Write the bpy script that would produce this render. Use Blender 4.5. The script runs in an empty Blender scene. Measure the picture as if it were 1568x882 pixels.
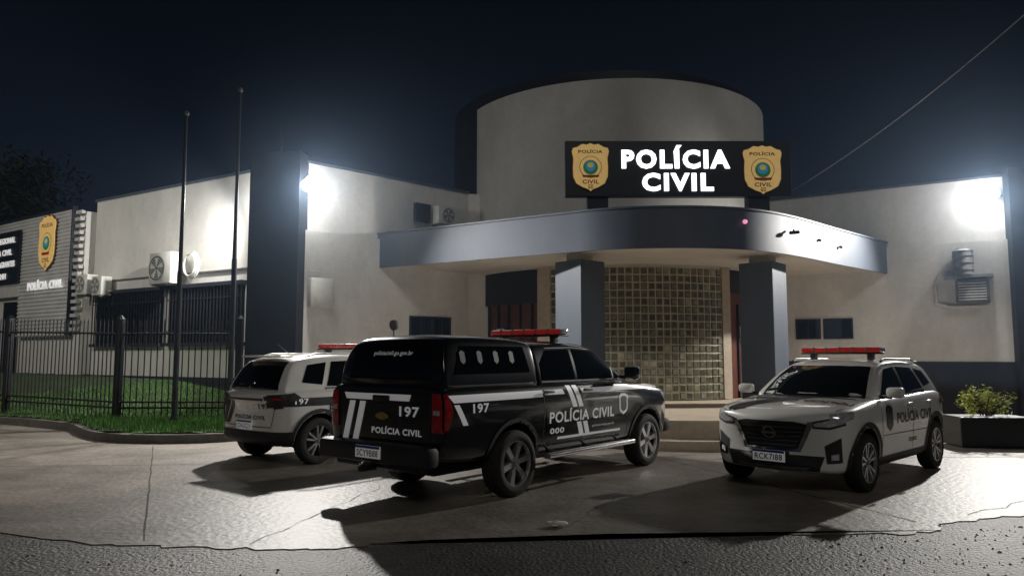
import bpy, bmesh, math, random
from mathutils import Vector, Matrix
from mathutils.bvhtree import BVHTree
random.seed(4)
R=math.radians
COL=bpy.context.scene.collection
# ---------------------------------------------------------------- materials
def M(name,col,rough=.6,metal=0,ns=3,na=0,bump=0,bs=60,coat=0,es=0,ecol=None,streak=0):
    m=bpy.data.materials.new(name); m.use_nodes=True
    nt=m.node_tree; b=nt.nodes['Principled BSDF']
    b.inputs['Roughness'].default_value=rough; b.inputs['Metallic'].default_value=metal
    b.inputs['Coat Weight'].default_value=coat; b.inputs['Coat Roughness'].default_value=.06
    b.inputs['Base Color'].default_value=(*col,1)
    tc=nt.nodes.new('ShaderNodeTexCoord')
    if na:
        mp=nt.nodes.new('ShaderNodeMapping'); nt.links.new(tc.outputs['Object'],mp.inputs[0])
        if streak: mp.inputs['Scale'].default_value=(1,1,streak)
        n=nt.nodes.new('ShaderNodeTexNoise'); n.inputs['Scale'].default_value=ns; n.inputs['Detail'].default_value=7; n.inputs['Roughness'].default_value=.65
        nt.links.new(mp.outputs[0],n.inputs['Vector'])
        r=nt.nodes.new('ShaderNodeValToRGB')
        r.color_ramp.elements[0].position=.3; r.color_ramp.elements[1].position=.7
        r.color_ramp.elements[0].color=(*[c*(1-na) for c in col],1); r.color_ramp.elements[1].color=(*[min(1,c*(1+na)) for c in col],1)
        nt.links.new(n.outputs[0],r.inputs[0]); nt.links.new(r.outputs[0],b.inputs['Base Color'])
    if bump:
        n2=nt.nodes.new('ShaderNodeTexNoise'); n2.inputs['Scale'].default_value=bs; n2.inputs['Detail'].default_value=5
        nt.links.new(tc.outputs['Object'],n2.inputs['Vector'])
        bp=nt.nodes.new('ShaderNodeBump'); bp.inputs['Strength'].default_value=bump; bp.inputs['Distance'].default_value=.02
        nt.links.new(n2.outputs[0],bp.inputs['Height']); nt.links.new(bp.outputs[0],b.inputs['Normal'])
    if es:
        b.inputs['Emission Color'].default_value=(*(ecol or col),1); b.inputs['Emission Strength'].default_value=es
    return m
mWall=M('white_stucco',(.69,.68,.645),.85,ns=1.1,na=.11,bump=.25,bs=35,streak=.35)
mDrum=M('cream_stucco',(.58,.57,.53),.85,ns=.8,na=.11,bump=.2,bs=35,streak=.4)
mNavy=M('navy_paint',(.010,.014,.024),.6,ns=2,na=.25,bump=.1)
mBlue=M('grey_blue_paint',(.072,.09,.122),.55,ns=1.3,na=.15,bump=.08,streak=.3)
mSoffit=M('soffit_white',(.62,.58,.52),.8,ns=.8,na=.08)
mBlackG=M('glass_dark',(.006,.008,.01),.04,ns=1)
mDoor=M('dark_wood_door',(.10,.035,.025),.4,ns=6,na=.4)
mBrick=M('rust_red',(.12,.035,.025),.5,ns=5,na=.3)
mMortar=M('glass_block_mortar',(.55,.52,.40),.7,ns=4,na=.2)
mGB=[M('glass_block_%d'%i,c,.14,ns=5,na=.5) for i,c in enumerate([(.13,.125,.095),(.20,.19,.14),(.09,.088,.07),(.30,.28,.2)])]
mConc=M('concrete',(.205,.18,.155),.52,ns=.55,na=.32,bump=.45,bs=14)
mStep=M('step_tile',(.42,.35,.27),.6,ns=5,na=.15)
mGround=M('asphalt',(.055,.048,.042),.55,ns=2.5,na=.45,bump=1.0,bs=30)
mKerb=M('kerb_concrete',(.10,.09,.08),.85,ns=4,na=.35,bump=.4)
mSoil=M('lawn_soil',(.035,.06,.02),.95,ns=3,na=.5,bump=.6)
mGrass=M('grass_blades',(.06,.16,.025),.6,ns=2,na=.45)
mLeafY=M('shrub_leaves',(.34,.38,.07),.55,ns=5,na=.4)
mLeafD=M('tree_leaves',(.03,.045,.025),.7,ns=3,na=.5)
mBark=M('bark',(.09,.07,.05),.9,ns=8,na=.4)
mIron=M('black_iron',(.012,.012,.014),.45,ns=10,na=.3)
mPole=M('pole_paint',(.018,.02,.026),.5,ns=10,na=.3)
mSteel=M('galvanised',(.35,.36,.37),.4,.8,ns=10,na=.2)
mCorr=M('corrugated_metal',(.6,.6,.59),.5,0,ns=2,na=.15)
mACW=M('ac_white',(.62,.62,.58),.45,ns=4,na=.12)
mGrey=M('plastic_grey',(.12,.12,.12),.5,ns=9,na=.3)
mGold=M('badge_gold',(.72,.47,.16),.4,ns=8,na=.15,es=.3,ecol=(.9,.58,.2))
mGoldM=M('emblem_gold',(.5,.36,.12),.3,.8,ns=8,na=.15)
mGoldD=M('badge_brown',(.12,.06,.01),.5)
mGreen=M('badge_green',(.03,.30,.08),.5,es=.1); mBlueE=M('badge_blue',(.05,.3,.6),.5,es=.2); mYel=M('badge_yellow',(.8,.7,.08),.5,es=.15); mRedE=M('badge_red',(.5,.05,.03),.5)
mTextE=M('lit_letters',(.9,.9,.9),.5,es=2.0,ecol=(1,1,1))
mTextW=M('white_letters',(.8,.8,.8),.5,ns=4,na=.05,es=.4,ecol=(1,1,1))  # emission added so the board and facade letters look brighter
mPanel=M('sign_black',(.010,.012,.016),.35,ns=3,na=.3)
mBlackP=M('black_car_paint',(.007,.008,.010),.22,ns=3,na=.3,coat=1)
mWhiteP=M('white_car_paint',(.76,.75,.71),.3,ns=1.5,na=.05,coat=1)
mPlast=M('black_plastic',(.018,.018,.019),.55,ns=20,na=.2)
mTyre=M('tyre_rubber',(.018,.017,.016),.8,ns=12,na=.35)
mRim=M('alloy_silver',(.55,.55,.56),.28,.9,ns=5,na=.1)
mRimD=M('alloy_dark',(.10,.10,.11),.35,.8,ns=5,na=.2)
mChrome=M('chrome',(.75,.75,.75),.12,1)
mRed=M('tail_lamp_red',(.34,.015,.012),.15,ns=18,na=.5,coat=1)
mRedBar=M('light_bar_red',(.42,.02,.02),.15,ns=6,na=.3,coat=1,es=.08,ecol=(1,.07,.05))
mClear=M('lamp_lens',(.55,.56,.58),.08,.3,ns=25,na=.4,coat=1)
mDecW=M('decal_white_glow',(.85,.85,.85),.4,es=.10,ecol=(1,1,1)); mDecB=M('decal_black',(.012,.012,.014),.35)  # added emission in the white decals imitates retroreflection
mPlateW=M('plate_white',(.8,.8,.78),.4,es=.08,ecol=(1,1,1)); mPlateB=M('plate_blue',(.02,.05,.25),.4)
mLED=M('led_globe',(1,1,1),.3,es=30,ecol=(1,.98,.95))
def speckle(m,sc,lo,hi,sc2=1.3,lo2=.6):
    nt=m.node_tree; b=nt.nodes['Principled BSDF']; src=b.inputs['Base Color'].links[0].from_socket; tc=nt.nodes.new('ShaderNodeTexCoord')
    for k,(q,l_,h_) in enumerate(((sc,lo,hi),(sc2,lo2,1.06))):
        n=nt.nodes.new('ShaderNodeTexNoise'); n.inputs['Scale'].default_value=q; n.inputs['Detail'].default_value=9; n.inputs['Roughness'].default_value=.75; nt.links.new(tc.outputs['Object'],n.inputs['Vector'])
        r=nt.nodes.new('ShaderNodeMapRange'); r.inputs[1].default_value=.35; r.inputs[2].default_value=.6; r.inputs[3].default_value=l_; r.inputs[4].default_value=h_; nt.links.new(n.outputs[0],r.inputs[0])
        v=nt.nodes.new('ShaderNodeVectorMath'); v.operation='SCALE'; nt.links.new(src,v.inputs[0]); nt.links.new(r.outputs[0],v.inputs['Scale']); src=v.outputs[0]
    nt.links.new(src,b.inputs['Base Color'])
speckle(mConc,14,.82,1.12,1.1,.74); speckle(mGround,40,.5,1.6,1.5,.7); speckle(mWall,9,.95,1.02,.9,.94); speckle(mDrum,9,.95,1.02,.8,.94)
# ---------------------------------------------------------------- helpers
def empty(name,loc=(0,0,0),rot=0,parent=None):
    e=bpy.data.objects.new(name,None); COL.objects.link(e); e.location=loc; e.rotation_euler=(0,0,rot); e.parent=parent; e.empty_display_size=.2
    return e
def mk(name,bm,mats,parent=None,smooth=None,mw=None):
    me=bpy.data.meshes.new(name)
    if mw is not None: bm.transform(mw)
    bm.to_mesh(me); bm.free()
    for m in (mats if isinstance(mats,(list,tuple)) else [mats]): me.materials.append(m)
    if smooth is not None:
        me.polygons.foreach_set('use_smooth',[True]*len(me.polygons)); me.set_sharp_from_angle(angle=R(smooth))
    ob=bpy.data.objects.new(name,me); COL.objects.link(ob); ob.parent=parent
    return ob
def bbox(bm,c,s,bev=0,mat=0,rz=0):
    r=bmesh.ops.create_cube(bm,size=1)
    vs=r['verts']
    bmesh.ops.scale(bm,vec=s,verts=vs)
    if bev:
        es=list({e for v in vs for e in v.link_edges})
        q=bmesh.ops.bevel(bm,geom=es,offset=bev,segments=2,affect='EDGES',profile=.5)
        vs=list({v for f in q['faces'] for v in f.verts}|{v for v in vs if v.is_valid})
    if rz: bmesh.ops.rotate(bm,cent=(0,0,0),matrix=Matrix.Rotation(rz,3,'Z'),verts=vs)
    bmesh.ops.translate(bm,vec=c,verts=vs)
    for f in {f for v in vs for f in v.link_faces}: f.material_index=mat
    return vs
def box(name,c,s,mat,parent=None,bev=0,rz=0,smooth=None):
    bm=bmesh.new(); bbox(bm,c,s,bev,0,rz); return mk(name,bm,mat,parent,smooth)
def cyl(bm,p0,p1,r0,r1=None,n=12,mat=0):
    r1=r0 if r1 is None else r1
    p0=Vector(p0);p1=Vector(p1); d=p1-p0
    r=bmesh.ops.create_cone(bm,cap_ends=True,segments=n,radius1=r0,radius2=r1,depth=d.length)
    q=d.to_track_quat('Z','Y').to_matrix().to_4x4()
    bmesh.ops.transform(bm,matrix=Matrix.Translation((p0+p1)/2)@q,verts=r['verts'])
    for f in {f for v in r['verts'] for f in v.link_faces}: f.material_index=mat
def prism(name,pts,z0,z1,mats,parent=None,bottom=0,smooth=None,top=0):
    bm=bmesh.new()
    a=[bm.verts.new((x,y,z0)) for x,y in pts]; b=[bm.verts.new((x,y,z1)) for x,y in pts]
    n=len(pts)
    f=bm.faces.new(a[::-1]); f.material_index=bottom
    f=bm.faces.new(b); f.material_index=top
    for i in range(n): bm.faces.new((a[i],a[(i+1)%n],b[(i+1)%n],b[i]))
    bmesh.ops.recalc_face_normals(bm,faces=bm.faces)
    return mk(name,bm,mats,parent,smooth)
def chaikin(p,it=2):
    for _ in range(it):
        q=[p[0]]
        for i in range(len(p)-1):
            a,b=p[i],p[i+1]
            q+= [tuple(a[k]*.75+b[k]*.25 for k in range(len(a))),tuple(a[k]*.25+b[k]*.75 for k in range(len(a)))]
        q.append(p[-1]); p=q
    return p
def band(name,pts,z0,z1,th,mat,parent):
    bm=bmesh.new(); n=len(pts); P=[Vector(p) for p in pts]; O=[]
    for i in range(n):
        d=(P[min(i+1,n-1)]-P[max(i-1,0)]).normalized(); O.append(P[i]+Vector((d.y,-d.x))*th)
    rows=[[bm.verts.new((p.x,p.y,z)) for p in L] for L,z in ((P,z0),(O,z0),(O,z1),(P,z1))]
    for k in range(4):
        for i in range(n-1):
            bm.faces.new((rows[k][i],rows[k][i+1],rows[(k+1)%4][i+1],rows[(k+1)%4][i]))
    for i in (0,n-1): bm.faces.new([rows[k][i] for k in range(4)])
    bmesh.ops.recalc_face_normals(bm,faces=bm.faces)
    return mk(name,bm,mat,parent,40)
def text_bm(s,w,h,off=.02,shear=0,sp=1.1):
    c=bpy.data.curves.new('t','FONT'); c.body=s; c.size=1; c.offset=off; c.align_x='CENTER'; c.shear=shear; c.resolution_u=3; c.space_character=sp
    o=bpy.data.objects.new('t',c); COL.objects.link(o)
    dg=bpy.context.evaluated_depsgraph_get(); me=bpy.data.meshes.new_from_object(o.evaluated_get(dg))
    bm=bmesh.new(); bm.from_mesh(me); bpy.data.objects.remove(o); bpy.data.meshes.remove(me)
    xs=[v.co.x for v in bm.verts]; ys=[v.co.y for v in bm.verts]
    cx,cy=(min(xs)+max(xs))/2,(min(ys)+max(ys))/2; sx=w/(max(xs)-min(xs)); sy=h/(max(ys)-min(ys))
    for v in bm.verts: v.co=Vector(((v.co.x-cx)*sx,(v.co.y-cy)*sy,0))
    return bm
def frame(o,u,n):
    u=Vector(u).normalized(); n=Vector(n).normalized(); z=Vector((0,0,1))
    m=Matrix((u,z,n)).transposed().to_4x4(); m.translation=Vector(o); return m
def solid(bm,t):
    r=bmesh.ops.extrude_face_region(bm,geom=bm.faces[:])
    bmesh.ops.translate(bm,vec=(0,0,t),verts=[g for g in r['geom'] if isinstance(g,bmesh.types.BMVert)])
    bmesh.ops.recalc_face_normals(bm,faces=bm.faces)
def poly_bm(pts,z=0):
    bm=bmesh.new(); bm.faces.new([bm.verts.new((a,b,z)) for a,b in pts]); return bm
def sign_text(name,s,w,h,mw,mat,parent,th=.02,off=.02,sp=1.1):
    bm=text_bm(s,w,h,off,0,sp); solid(bm,th); return mk(name,bm,mat,parent,mw=mw)
class Wall:
    def __init__(s,A,B,flip=1):
        s.A=Vector(A);s.B=Vector(B);s.u=(s.B-s.A).normalized();s.n=Vector((s.u.y,-s.u.x));s.L=(s.B-s.A).length
    def pt(s,a,z,d=0):
        p=s.A+s.u*a+s.n*d; return Vector((p.x,p.y,z))
    def box(s,name,a0,a1,z0,z1,d0,d1,mat,parent,bev=0):
        bm=bmesh.new(); bbox(bm,((a0+a1)/2,(z0+z1)/2,(d0+d1)/2),(a1-a0,z1-z0,d1-d0),bev)
        return mk(name,bm,mat,parent,30 if bev else None,mw=s.fr(0,0,0))
    def fr(s,a,z,d): return frame(s.pt(a,z,d),(s.u.x,s.u.y,0),(s.n.x,s.n.y,0))
# ---------------------------------------------------------------- ground
def sheet(name,x0,x1,y0,y1,z,mat,n=1):
    bm=bmesh.new(); bmesh.ops.create_grid(bm,x_segments=n,y_segments=n,size=.5)
    for v in bm.verts: v.co=Vector((x0+(v.co.x+.5)*(x1-x0),y0+(v.co.y+.5)*(y1-y0),z))
    return mk(name,bm,mat)
sheet('ground',-400,400,-300,500,0,mGround)
fe=[(-24,11),(-12,8.8),(-7,7.4),(-4.66,6.9),(-3.6,6.5),(-2.9,6.38),(-2.0,6.33),(-1.3,6.37),(-1.15,6.52),(.68,6.8),(2.2,6.86),(3.5,6.85),(3.95,6.98),(4.05,7.25),(5.2,7.66),(9,9),(20,12.5)]
fe2=[]
for i in range(len(fe)-1):
    for k in range(8):
        t=k/8; fe2.append((fe[i][0]*(1-t)+fe[i+1][0]*t+random.uniform(-.03,.03),fe[i][1]*(1-t)+fe[i+1][1]*t+random.uniform(-.05,.04)))
prism('concrete_forecourt',fe2+[(22,12.5),(22,40),(-24,40)],.001,.009,mConc)
bm=bmesh.new()
def strip(bm,a,b,w,z):
    a=Vector(a);b=Vector(b);d=(b-a).normalized();n=Vector((-d.y,d.x))*w/2
    bm.faces.new([bm.verts.new((p.x,p.y,z)) for p in (a-n,b-n,b+n,a+n)])
def crack(bm,a,b,w,jit,n=14):
    pts=[]
    for i in range(n+1):
        t=i/n; pts.append((a[0]*(1-t)+b[0]*t+random.uniform(-jit,jit),a[1]*(1-t)+b[1]*t+random.uniform(-jit,jit)))
    for i in range(n): strip(bm,pts[i],pts[i+1],w*random.uniform(.5,1.3),.0135+.0002*(i%2))
for a,b in (((-12,10.6),(12,12.2)),((-3.2,6.6),(-6.4,13.4)),((3.9,7.3),(1.9,13)),((9,9.2),(6.5,16)),((-12,14),(-9,8.2))): crack(bm,a,b,.016,.006,20)
crack(bm,(-2.2,6.5),(-1.6,9.3),.009,.05); crack(bm,(4.6,7.6),(8.5,10.4),.009,.06); crack(bm,(.4,6.9),(1.2,8.6),.008,.04)
mk('forecourt_joints',bm,M('joint_dark',(.05,.045,.04),.9))
bm=bmesh.new()
for i in range(4200):
    x=random.uniform(-5,8); y=random.uniform(3.6,7.6)
    if x<2.5 and (random.random()<.8 or y>6.2): continue
    if x>=2.5 and y>6.8+max(0,x-3.8)*.4: continue
    s=random.uniform(.006,.02)
    v=[bm.verts.new((x+random.uniform(-s,s),y+random.uniform(-s,s),z)) for z in (0,0,0)]+[bm.verts.new((x,y,s*.9))]
    for f in ((0,1,3),(1,2,3),(2,0,3)): bm.faces.new([v[k] for k in f])
mk('gravel',bm,M('gravel_stone',(.20,.175,.15),.8,ns=20,na=.5))
bm=bmesh.new(); bmesh.ops.create_icosphere(bm,subdivisions=2,radius=.09)
for v in bm.verts: v.co=Vector((v.co.x*1.1,v.co.y*.6,v.co.z*.3))*random.uniform(.6,1.25)
mk('crumpled_paper',bm,M('paper',(.8,.77,.7),.8,ns=20,na=.1),mw=Matrix.Translation((.42,7.1,.04)))
# ---------------------------------------------------------------- building
B=empty('police_station_building')
foot=[(-12.6,22.16),(-6.3,18.3),(-5.9,17.7),(-5.0,17.5),(-1.26,21.0),(7.7,22.0),(12.95,18.84),(13.6,19.3),(15,24),(14,34),(-8,34)]
prism('walls',foot,-.1,6.25,mWall,B)
LW=Wall((-5.0,17.5),(-1.26,21.0)); RW=Wall((7.7,22.0),(12.95,18.84)); WW=Wall((-12.6,22.16),(-6.3,18.3))
LW.box('lower_wall',.0,LW.L-.1,1.45,4.6,.003,.07,mWall,B)
RW.box('lower_wall_r',.1,RW.L,1.45,4.6,.003,.07,mWall,B)
LW.box('dado',.0,LW.L-.1,0,1.45,.003,.09,mNavy,B)
RW.box('dado_r',.1,RW.L,0,1.45,.003,.09,mNavy,B)
WW.box('coping',-.05,WW.L,6.25,6.32,-.2,.05,mBlue,B); LW.box('coping_l',0,LW.L,6.25,6.31,-.2,.04,mBlue,B); RW.box('coping_r',0,RW.L,6.25,6.31,-.2,.04,mBlue,B)
prism('pilaster',[(-6.2,17.2),(-4.98,17.05),(-4.90,17.75),(-5.6,18.4),(-6.1,18.35)],0,6.42,mNavy,B)
prism('pilaster_r',[(12.72,18.62),(14.2,18.4),(14.4,19.9),(12.85,19.3)],0,6.42,mNavy,B)
DC=(3.15,23.4); DR=4.72
def circ(c,r,n=128): return [(c[0]+r*math.cos(2*math.pi*i/n),c[1]+r*math.sin(2*math.pi*i/n)) for i in range(n)]
prism('drum',circ(DC,DR),3.9,8.8,mDrum,B,smooth=30)
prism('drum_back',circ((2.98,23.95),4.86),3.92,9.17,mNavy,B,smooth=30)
prism('drum_core',circ(DC,4.3,64),.2,3.9,mDoor,B,smooth=30)
def seg(name,r,f0,f1,z0,z1,th,mat,n=24,c=DC):
    pts=[]
    for i in range(n+1):
        f=R(f0+(f1-f0)*i/n); pts.append((c[0]+r*math.sin(f),c[1]-r*math.cos(f)))
    for i in range(n,-1,-1):
        f=R(f0+(f1-f0)*i/n); pts.append((c[0]+(r-th)*math.sin(f),c[1]-(r-th)*math.cos(f)))
    return prism(name,pts,z0,z1,mat,B,smooth=30)
seg('glass_block_mortar',DR,-27,29.5,.5,3.9,.25,mMortar,48)
seg('jamb',DR+.04,-31.5,-27,.5,3.9,.3,mStep,4); seg('jamb_r',DR+.04,29.5,33,.5,3.9,.3,mStep,4)
seg('door_leaf',DR-.25,-62,-31.5,.5,3.9,.06,mDoor,12); seg('door_leaf_r',DR-.25,33,60,.5,3.9,.06,mBrick,12)
seg('door_head',DR-.16,-62,-31.5,3.0,3.9,.08,mNavy,12); seg('door_head_r',DR-.16,33,60,3.3,3.9,.08,mNavy,12)
for k,f in enumerate((-58,-52,-46.5,-41,-36,36,41,47,53)): seg('door_rail_%d'%k,DR-.2,f,f+.7,.5,3.0,.08,mNavy,2)
seg('door_notice',DR-.18,-52.3,-48.5,1.9,2.35,.03,mACW,3); seg('door_notice_r',DR-.18,42,45,2.0,2.4,.03,mACW,3)
bm=bmesh.new(); nc=24; nr=17
for i in range(nc):
    for j in range(nr):
        f0=-27+56.5*i/nc; f1=-27+56.5*(i+1)/nc; z0=.5+3.36*j/nr; z1=.5+3.36*(j+1)/nr
        g=.16*(f1-f0)/2; gz=.16*(z1-z0)/2
        def pp(f,z,r): f=R(f); return (DC[0]+r*math.sin(f),DC[1]-r*math.cos(f),z)
        ring=[]
        for (q,r) in ((0,DR+.004),(1,DR+.03)):
            e=g*(1+q*1.2); ez=gz*(1+q*1.2)
            ring.append([bm.verts.new(pp(a,b,r)) for a,b in ((f0+e,z0+ez),(f1-e,z0+ez),(f1-e,z1-ez),(f0+e,z1-ez))])
        mi=random.choices((0,1,2,3),(5,4,3,1))[0]
        f=bm.faces.new(ring[1]); f.material_index=mi
        for k in range(4):
            f=bm.faces.new((ring[0][k],ring[0][(k+1)%4],ring[1][(k+1)%4],ring[1][k])); f.material_index=min(3,mi+1)
mk('glass_blocks',bm,mGB,B)
can=[(-3.55,19.05),(-.2,17.02),(1.0,16.3),(2.1,15.62),(3.5,15.4),(4.9,15.6),(6.1,16.35),(7.9,18.1),(10.6,20.6)]
cc=[can[0]]+chaikin(can[1:-1],3)+[can[-1]]
prism('canopy_slab',cc+[(10,22.5),(-2,21.8)],3.93,4.62,[mBlue,mSoffit],B,bottom=1)
band('canopy_fascia',cc,3.86,4.72,.06,mBlue,B)
band('canopy_drip',[(p[0],p[1]) for p in cc],4.72,4.76,.09,mBlue,B)
for k,(x,y,rz) in enumerate(((1.56,16.9,R(42)),(5.88,17.25,R(48)))):
    box('column_%d'%k,(x,y,2.1),(.80,.80,3.3),mBlue,B,bev=.01,rz=rz)
    box('capital_%d'%k,(x,y,3.85),(.36,.5,.2),mSoffit,B,rz=rz)
plat=[(-2.6,19.6),(-.6,16.2),(.6,14.2),(1.9,13.2),(3.4,12.95),(4.9,13.2),(6.5,14.2),(8,16.6),(9.8,20.3)]
pc=[plat[0]]+chaikin(plat[1:-1],2)+[plat[-1]]
prism('entrance_platform',pc+[(8,22),(-1,21.5)],0,.48,mStep,B)
p2=[((x-3.5)*1.05+3.5,(y-16.5)*1.12+16.5) for x,y in pc]
prism('entrance_step',p2+[(9.9,21),(-2.3,21)],0,.17,mStep,B)
for W,L in ((LW,((3.1,3.75),(3.86,4.4))),(RW,((.75,1.35),(1.5,2.2)))):
    for k,(a,b) in enumerate(L):
        W.box('window_glass',a,b,2.12,2.62,.072,.085,mBlackG,B)
        for q,(x0,x1,z0,z1) in enumerate(((a-.04,b+.04,2.62,2.66),(a-.04,b+.04,2.08,2.12),(a-.04,a,2.12,2.62),(b,b+.04,2.12,2.62),((a+b)/2-.012,(a+b)/2+.012,2.12,2.62))):
            W.box('window_frame',x0,x1,z0,z1,.071,.11,mNavy,B)
LW.box('louvre_box',3.15,3.65,5.2,5.7,.07,.2,mNavy,B,bev=.02)
for (a,b) in ((.25,3.55),(3.85,6.9)):
    WW.box('window_band',a,b,1.95,3.4,.003,.02,mBlackG,B)
    WW.box('window_head',a-.05,b+.05,3.4,3.5,.003,.16,mNavy,B); WW.box('window_sill',a-.05,b+.05,1.86,1.95,.003,.16,mNavy,B)
    bm=bmesh.new(); n=int((b-a)/.13)
    for i in range(n+1): bbox(bm,(a+(b-a)*i/n,2.675,.12),(.025,1.45,.025))
    for z in (2.25,3.1): bbox(bm,((a+b)/2,z,.12),(b-a,.03,.012))
    mk('window_bars',bm,mIron,B,mw=WW.fr(0,0,0))
WW.box('dado_wing',0,WW.L,0,1.05,.003,.06,mNavy,B)
WW.box('conduit',.1,WW.L-.3,3.78,3.82,.003,.04,mGrey,B)
bm=bmesh.new(); cyl(bm,(-5.75,18,6.4),(-5.75,18,7.4),.03,.015,8); mk('lightning_rod',bm,mPole,B)
# ---------------------------------------------------------------- corrugated neighbour facade
C=empty('corrugated_facade_building')
CW=Wall((-20.5,27.3),(-13.35,22.45))
prism('walls',[(-20.5,27.35),(-13.0,22.3),(-11,24),(-12,36),(-20.5,36)],0,6.0,mWall,C)
def corrug(a0,a1,z0,z1,nm):
    bm=bmesh.new(); p=.115; n=int((z1-z0)/p)*4; prev=None
    for i in range(n+1):
        z=z0+(z1-z0)*i/n; d=.1+(.0,.028,.035,.028)[i%4] if i%4 else .09
        row=[bm.verts.new((a,z,d)) for a in (a0,a1)]
        if prev: bm.faces.new((prev[0],prev[1],row[1],row[0]))
        prev=row
    mk(nm,bm,mCorr,C,mw=CW.fr(0,0,0))
corrug(2.0,CW.L-.05,3.9,6.1,'cladding_upper'); corrug(5.2,CW.L-.05,2.2,3.9,'cladding_lower'); corrug(-1,2.0,3.9,5.6,'cladding_far')
CW.box('edge_trim',CW.L-.05,CW.L+.0,2.2,6.15,.0,.16,mNavy,C)
bm=bmesh.new()
for i in range(18): bbox(bm,(CW.L+.18+.05*(i%2),2.4+i*.21,.03),(.34,.1,.12))
mk('stepped_louvres',bm,mCorr,C,mw=CW.fr(0,0,0))
CW.box('top_trim',-1,CW.L,6.1,6.18,.0,.16,mNavy,C)
CW.box('fascia',-1,5.2,3.55,3.9,.0,.14,mACW,C)
CW.box('dark_opening',3.9,5.0,1.0,3.4,.003,.02,mBlackG,C); CW.box('dark_opening2',.5,3.4,1.0,3.4,.003,.02,mBlackG,C)
CW.box('board',1.9,5.3,4.0,5.75,.16,.22,mPanel,C)
for k,(t,w) in enumerate((('DELEGACIA REGIONAL',2.8),('DE POLICIA CIVIL',2.4),('CENTRAL DE FLAGRANTES',2.9),('PLANTAO 24H',1.7))):
    sign_text('board_text_%d'%k,t,w,.2,CW.fr(3.6,5.45-k*.4,.225),mTextW,C)
sign_text('facade_text','POLÍCIA CIVIL',2.3,.33,CW.fr(7.1,3.85,.15),mTextW,C,.04,.025)
# ---------------------------------------------------------------- shield badges
def shield(w,h):
    hp=[(0,.50),(.10,.47),(.22,.485),(.36,.42),(.47,.40),(.50,.33),(.455,.18),(.47,0),(.46,-.2),(.38,-.34),(.2,-.42),(.06,-.46),(0,-.5)]
    return [(x*w,y*h) for x,y in hp]+[(-x*w,y*h) for x,y in hp[-2:0:-1]]
def badge(mw,w,h,parent):
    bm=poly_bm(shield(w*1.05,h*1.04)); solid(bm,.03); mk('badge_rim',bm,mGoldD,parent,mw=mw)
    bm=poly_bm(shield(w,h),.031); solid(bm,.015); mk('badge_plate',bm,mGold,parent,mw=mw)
    def disc(r,z,m,n,sx=1,cy=0,seg=28):
        bm=poly_bm([(r*sx*math.cos(2*math.pi*i/seg),cy+r*math.sin(2*math.pi*i/seg)) for i in range(seg)],z); mk(n,bm,m,parent,mw=mw)
    disc(w*.30,.049,mGoldD,'badge_ring'); disc(w*.285,.052,mGold,'badge_field')
    disc(w*.2,.055,mGreen,'badge_wreath',1,-.01); disc(w*.14,.058,mBlueE,'badge_sky',1,.02*w); disc(w*.07,.061,mYel,'badge_sun',1.2,.05*w)
    bm=poly_bm([(-.24*w,-.17*h),(.24*w,-.17*h),(.2*w,-.22*h),(-.2*w,-.22*h)],.064); mk('badge_ribbon',bm,mRedE,parent,mw=mw)
    for t,ww,yy in (('POLÍCIA',.66,.33),('CIVIL',.44,-.31),('GO',.14,-.41)):
        bm=text_bm(t,w*ww,h*.085,.03)
        for v in bm.verts: v.co.y+=yy*h; v.co.z=.05
        mk('badge_text',bm,mGoldD,parent,mw=mw)
fb=empty('shield_emblem'); badge(CW.fr(7.15,5.15,.16),1.1,1.75,fb)
# ---------------------------------------------------------------- main sign
S=empty('police_sign_board')
box('panel',(3.78,16.6,5.84),(5.14,.22,1.28),mPanel,S,bev=.01)
for x in (1.95,5.62):
    box('support',(x,16.72,5.0),(.48,.3,.62),mNavy,S)
FS=lambda x,z:frame((x,16.485,z),(1,0,0),(0,-1,0))
sign_text('letters_top','POLÍCIA',2.46,.54,FS(3.72,6.10),mTextE,S,.03,.04,1.2)
sign_text('letters_bottom','CIVIL',1.62,.42,FS(3.76,5.52),mTextE,S,.03,.04,1.2)
badge(FS(1.78,5.86),.84,1.1,S); badge(FS(5.68,5.80),.88,1.12,S)
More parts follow.
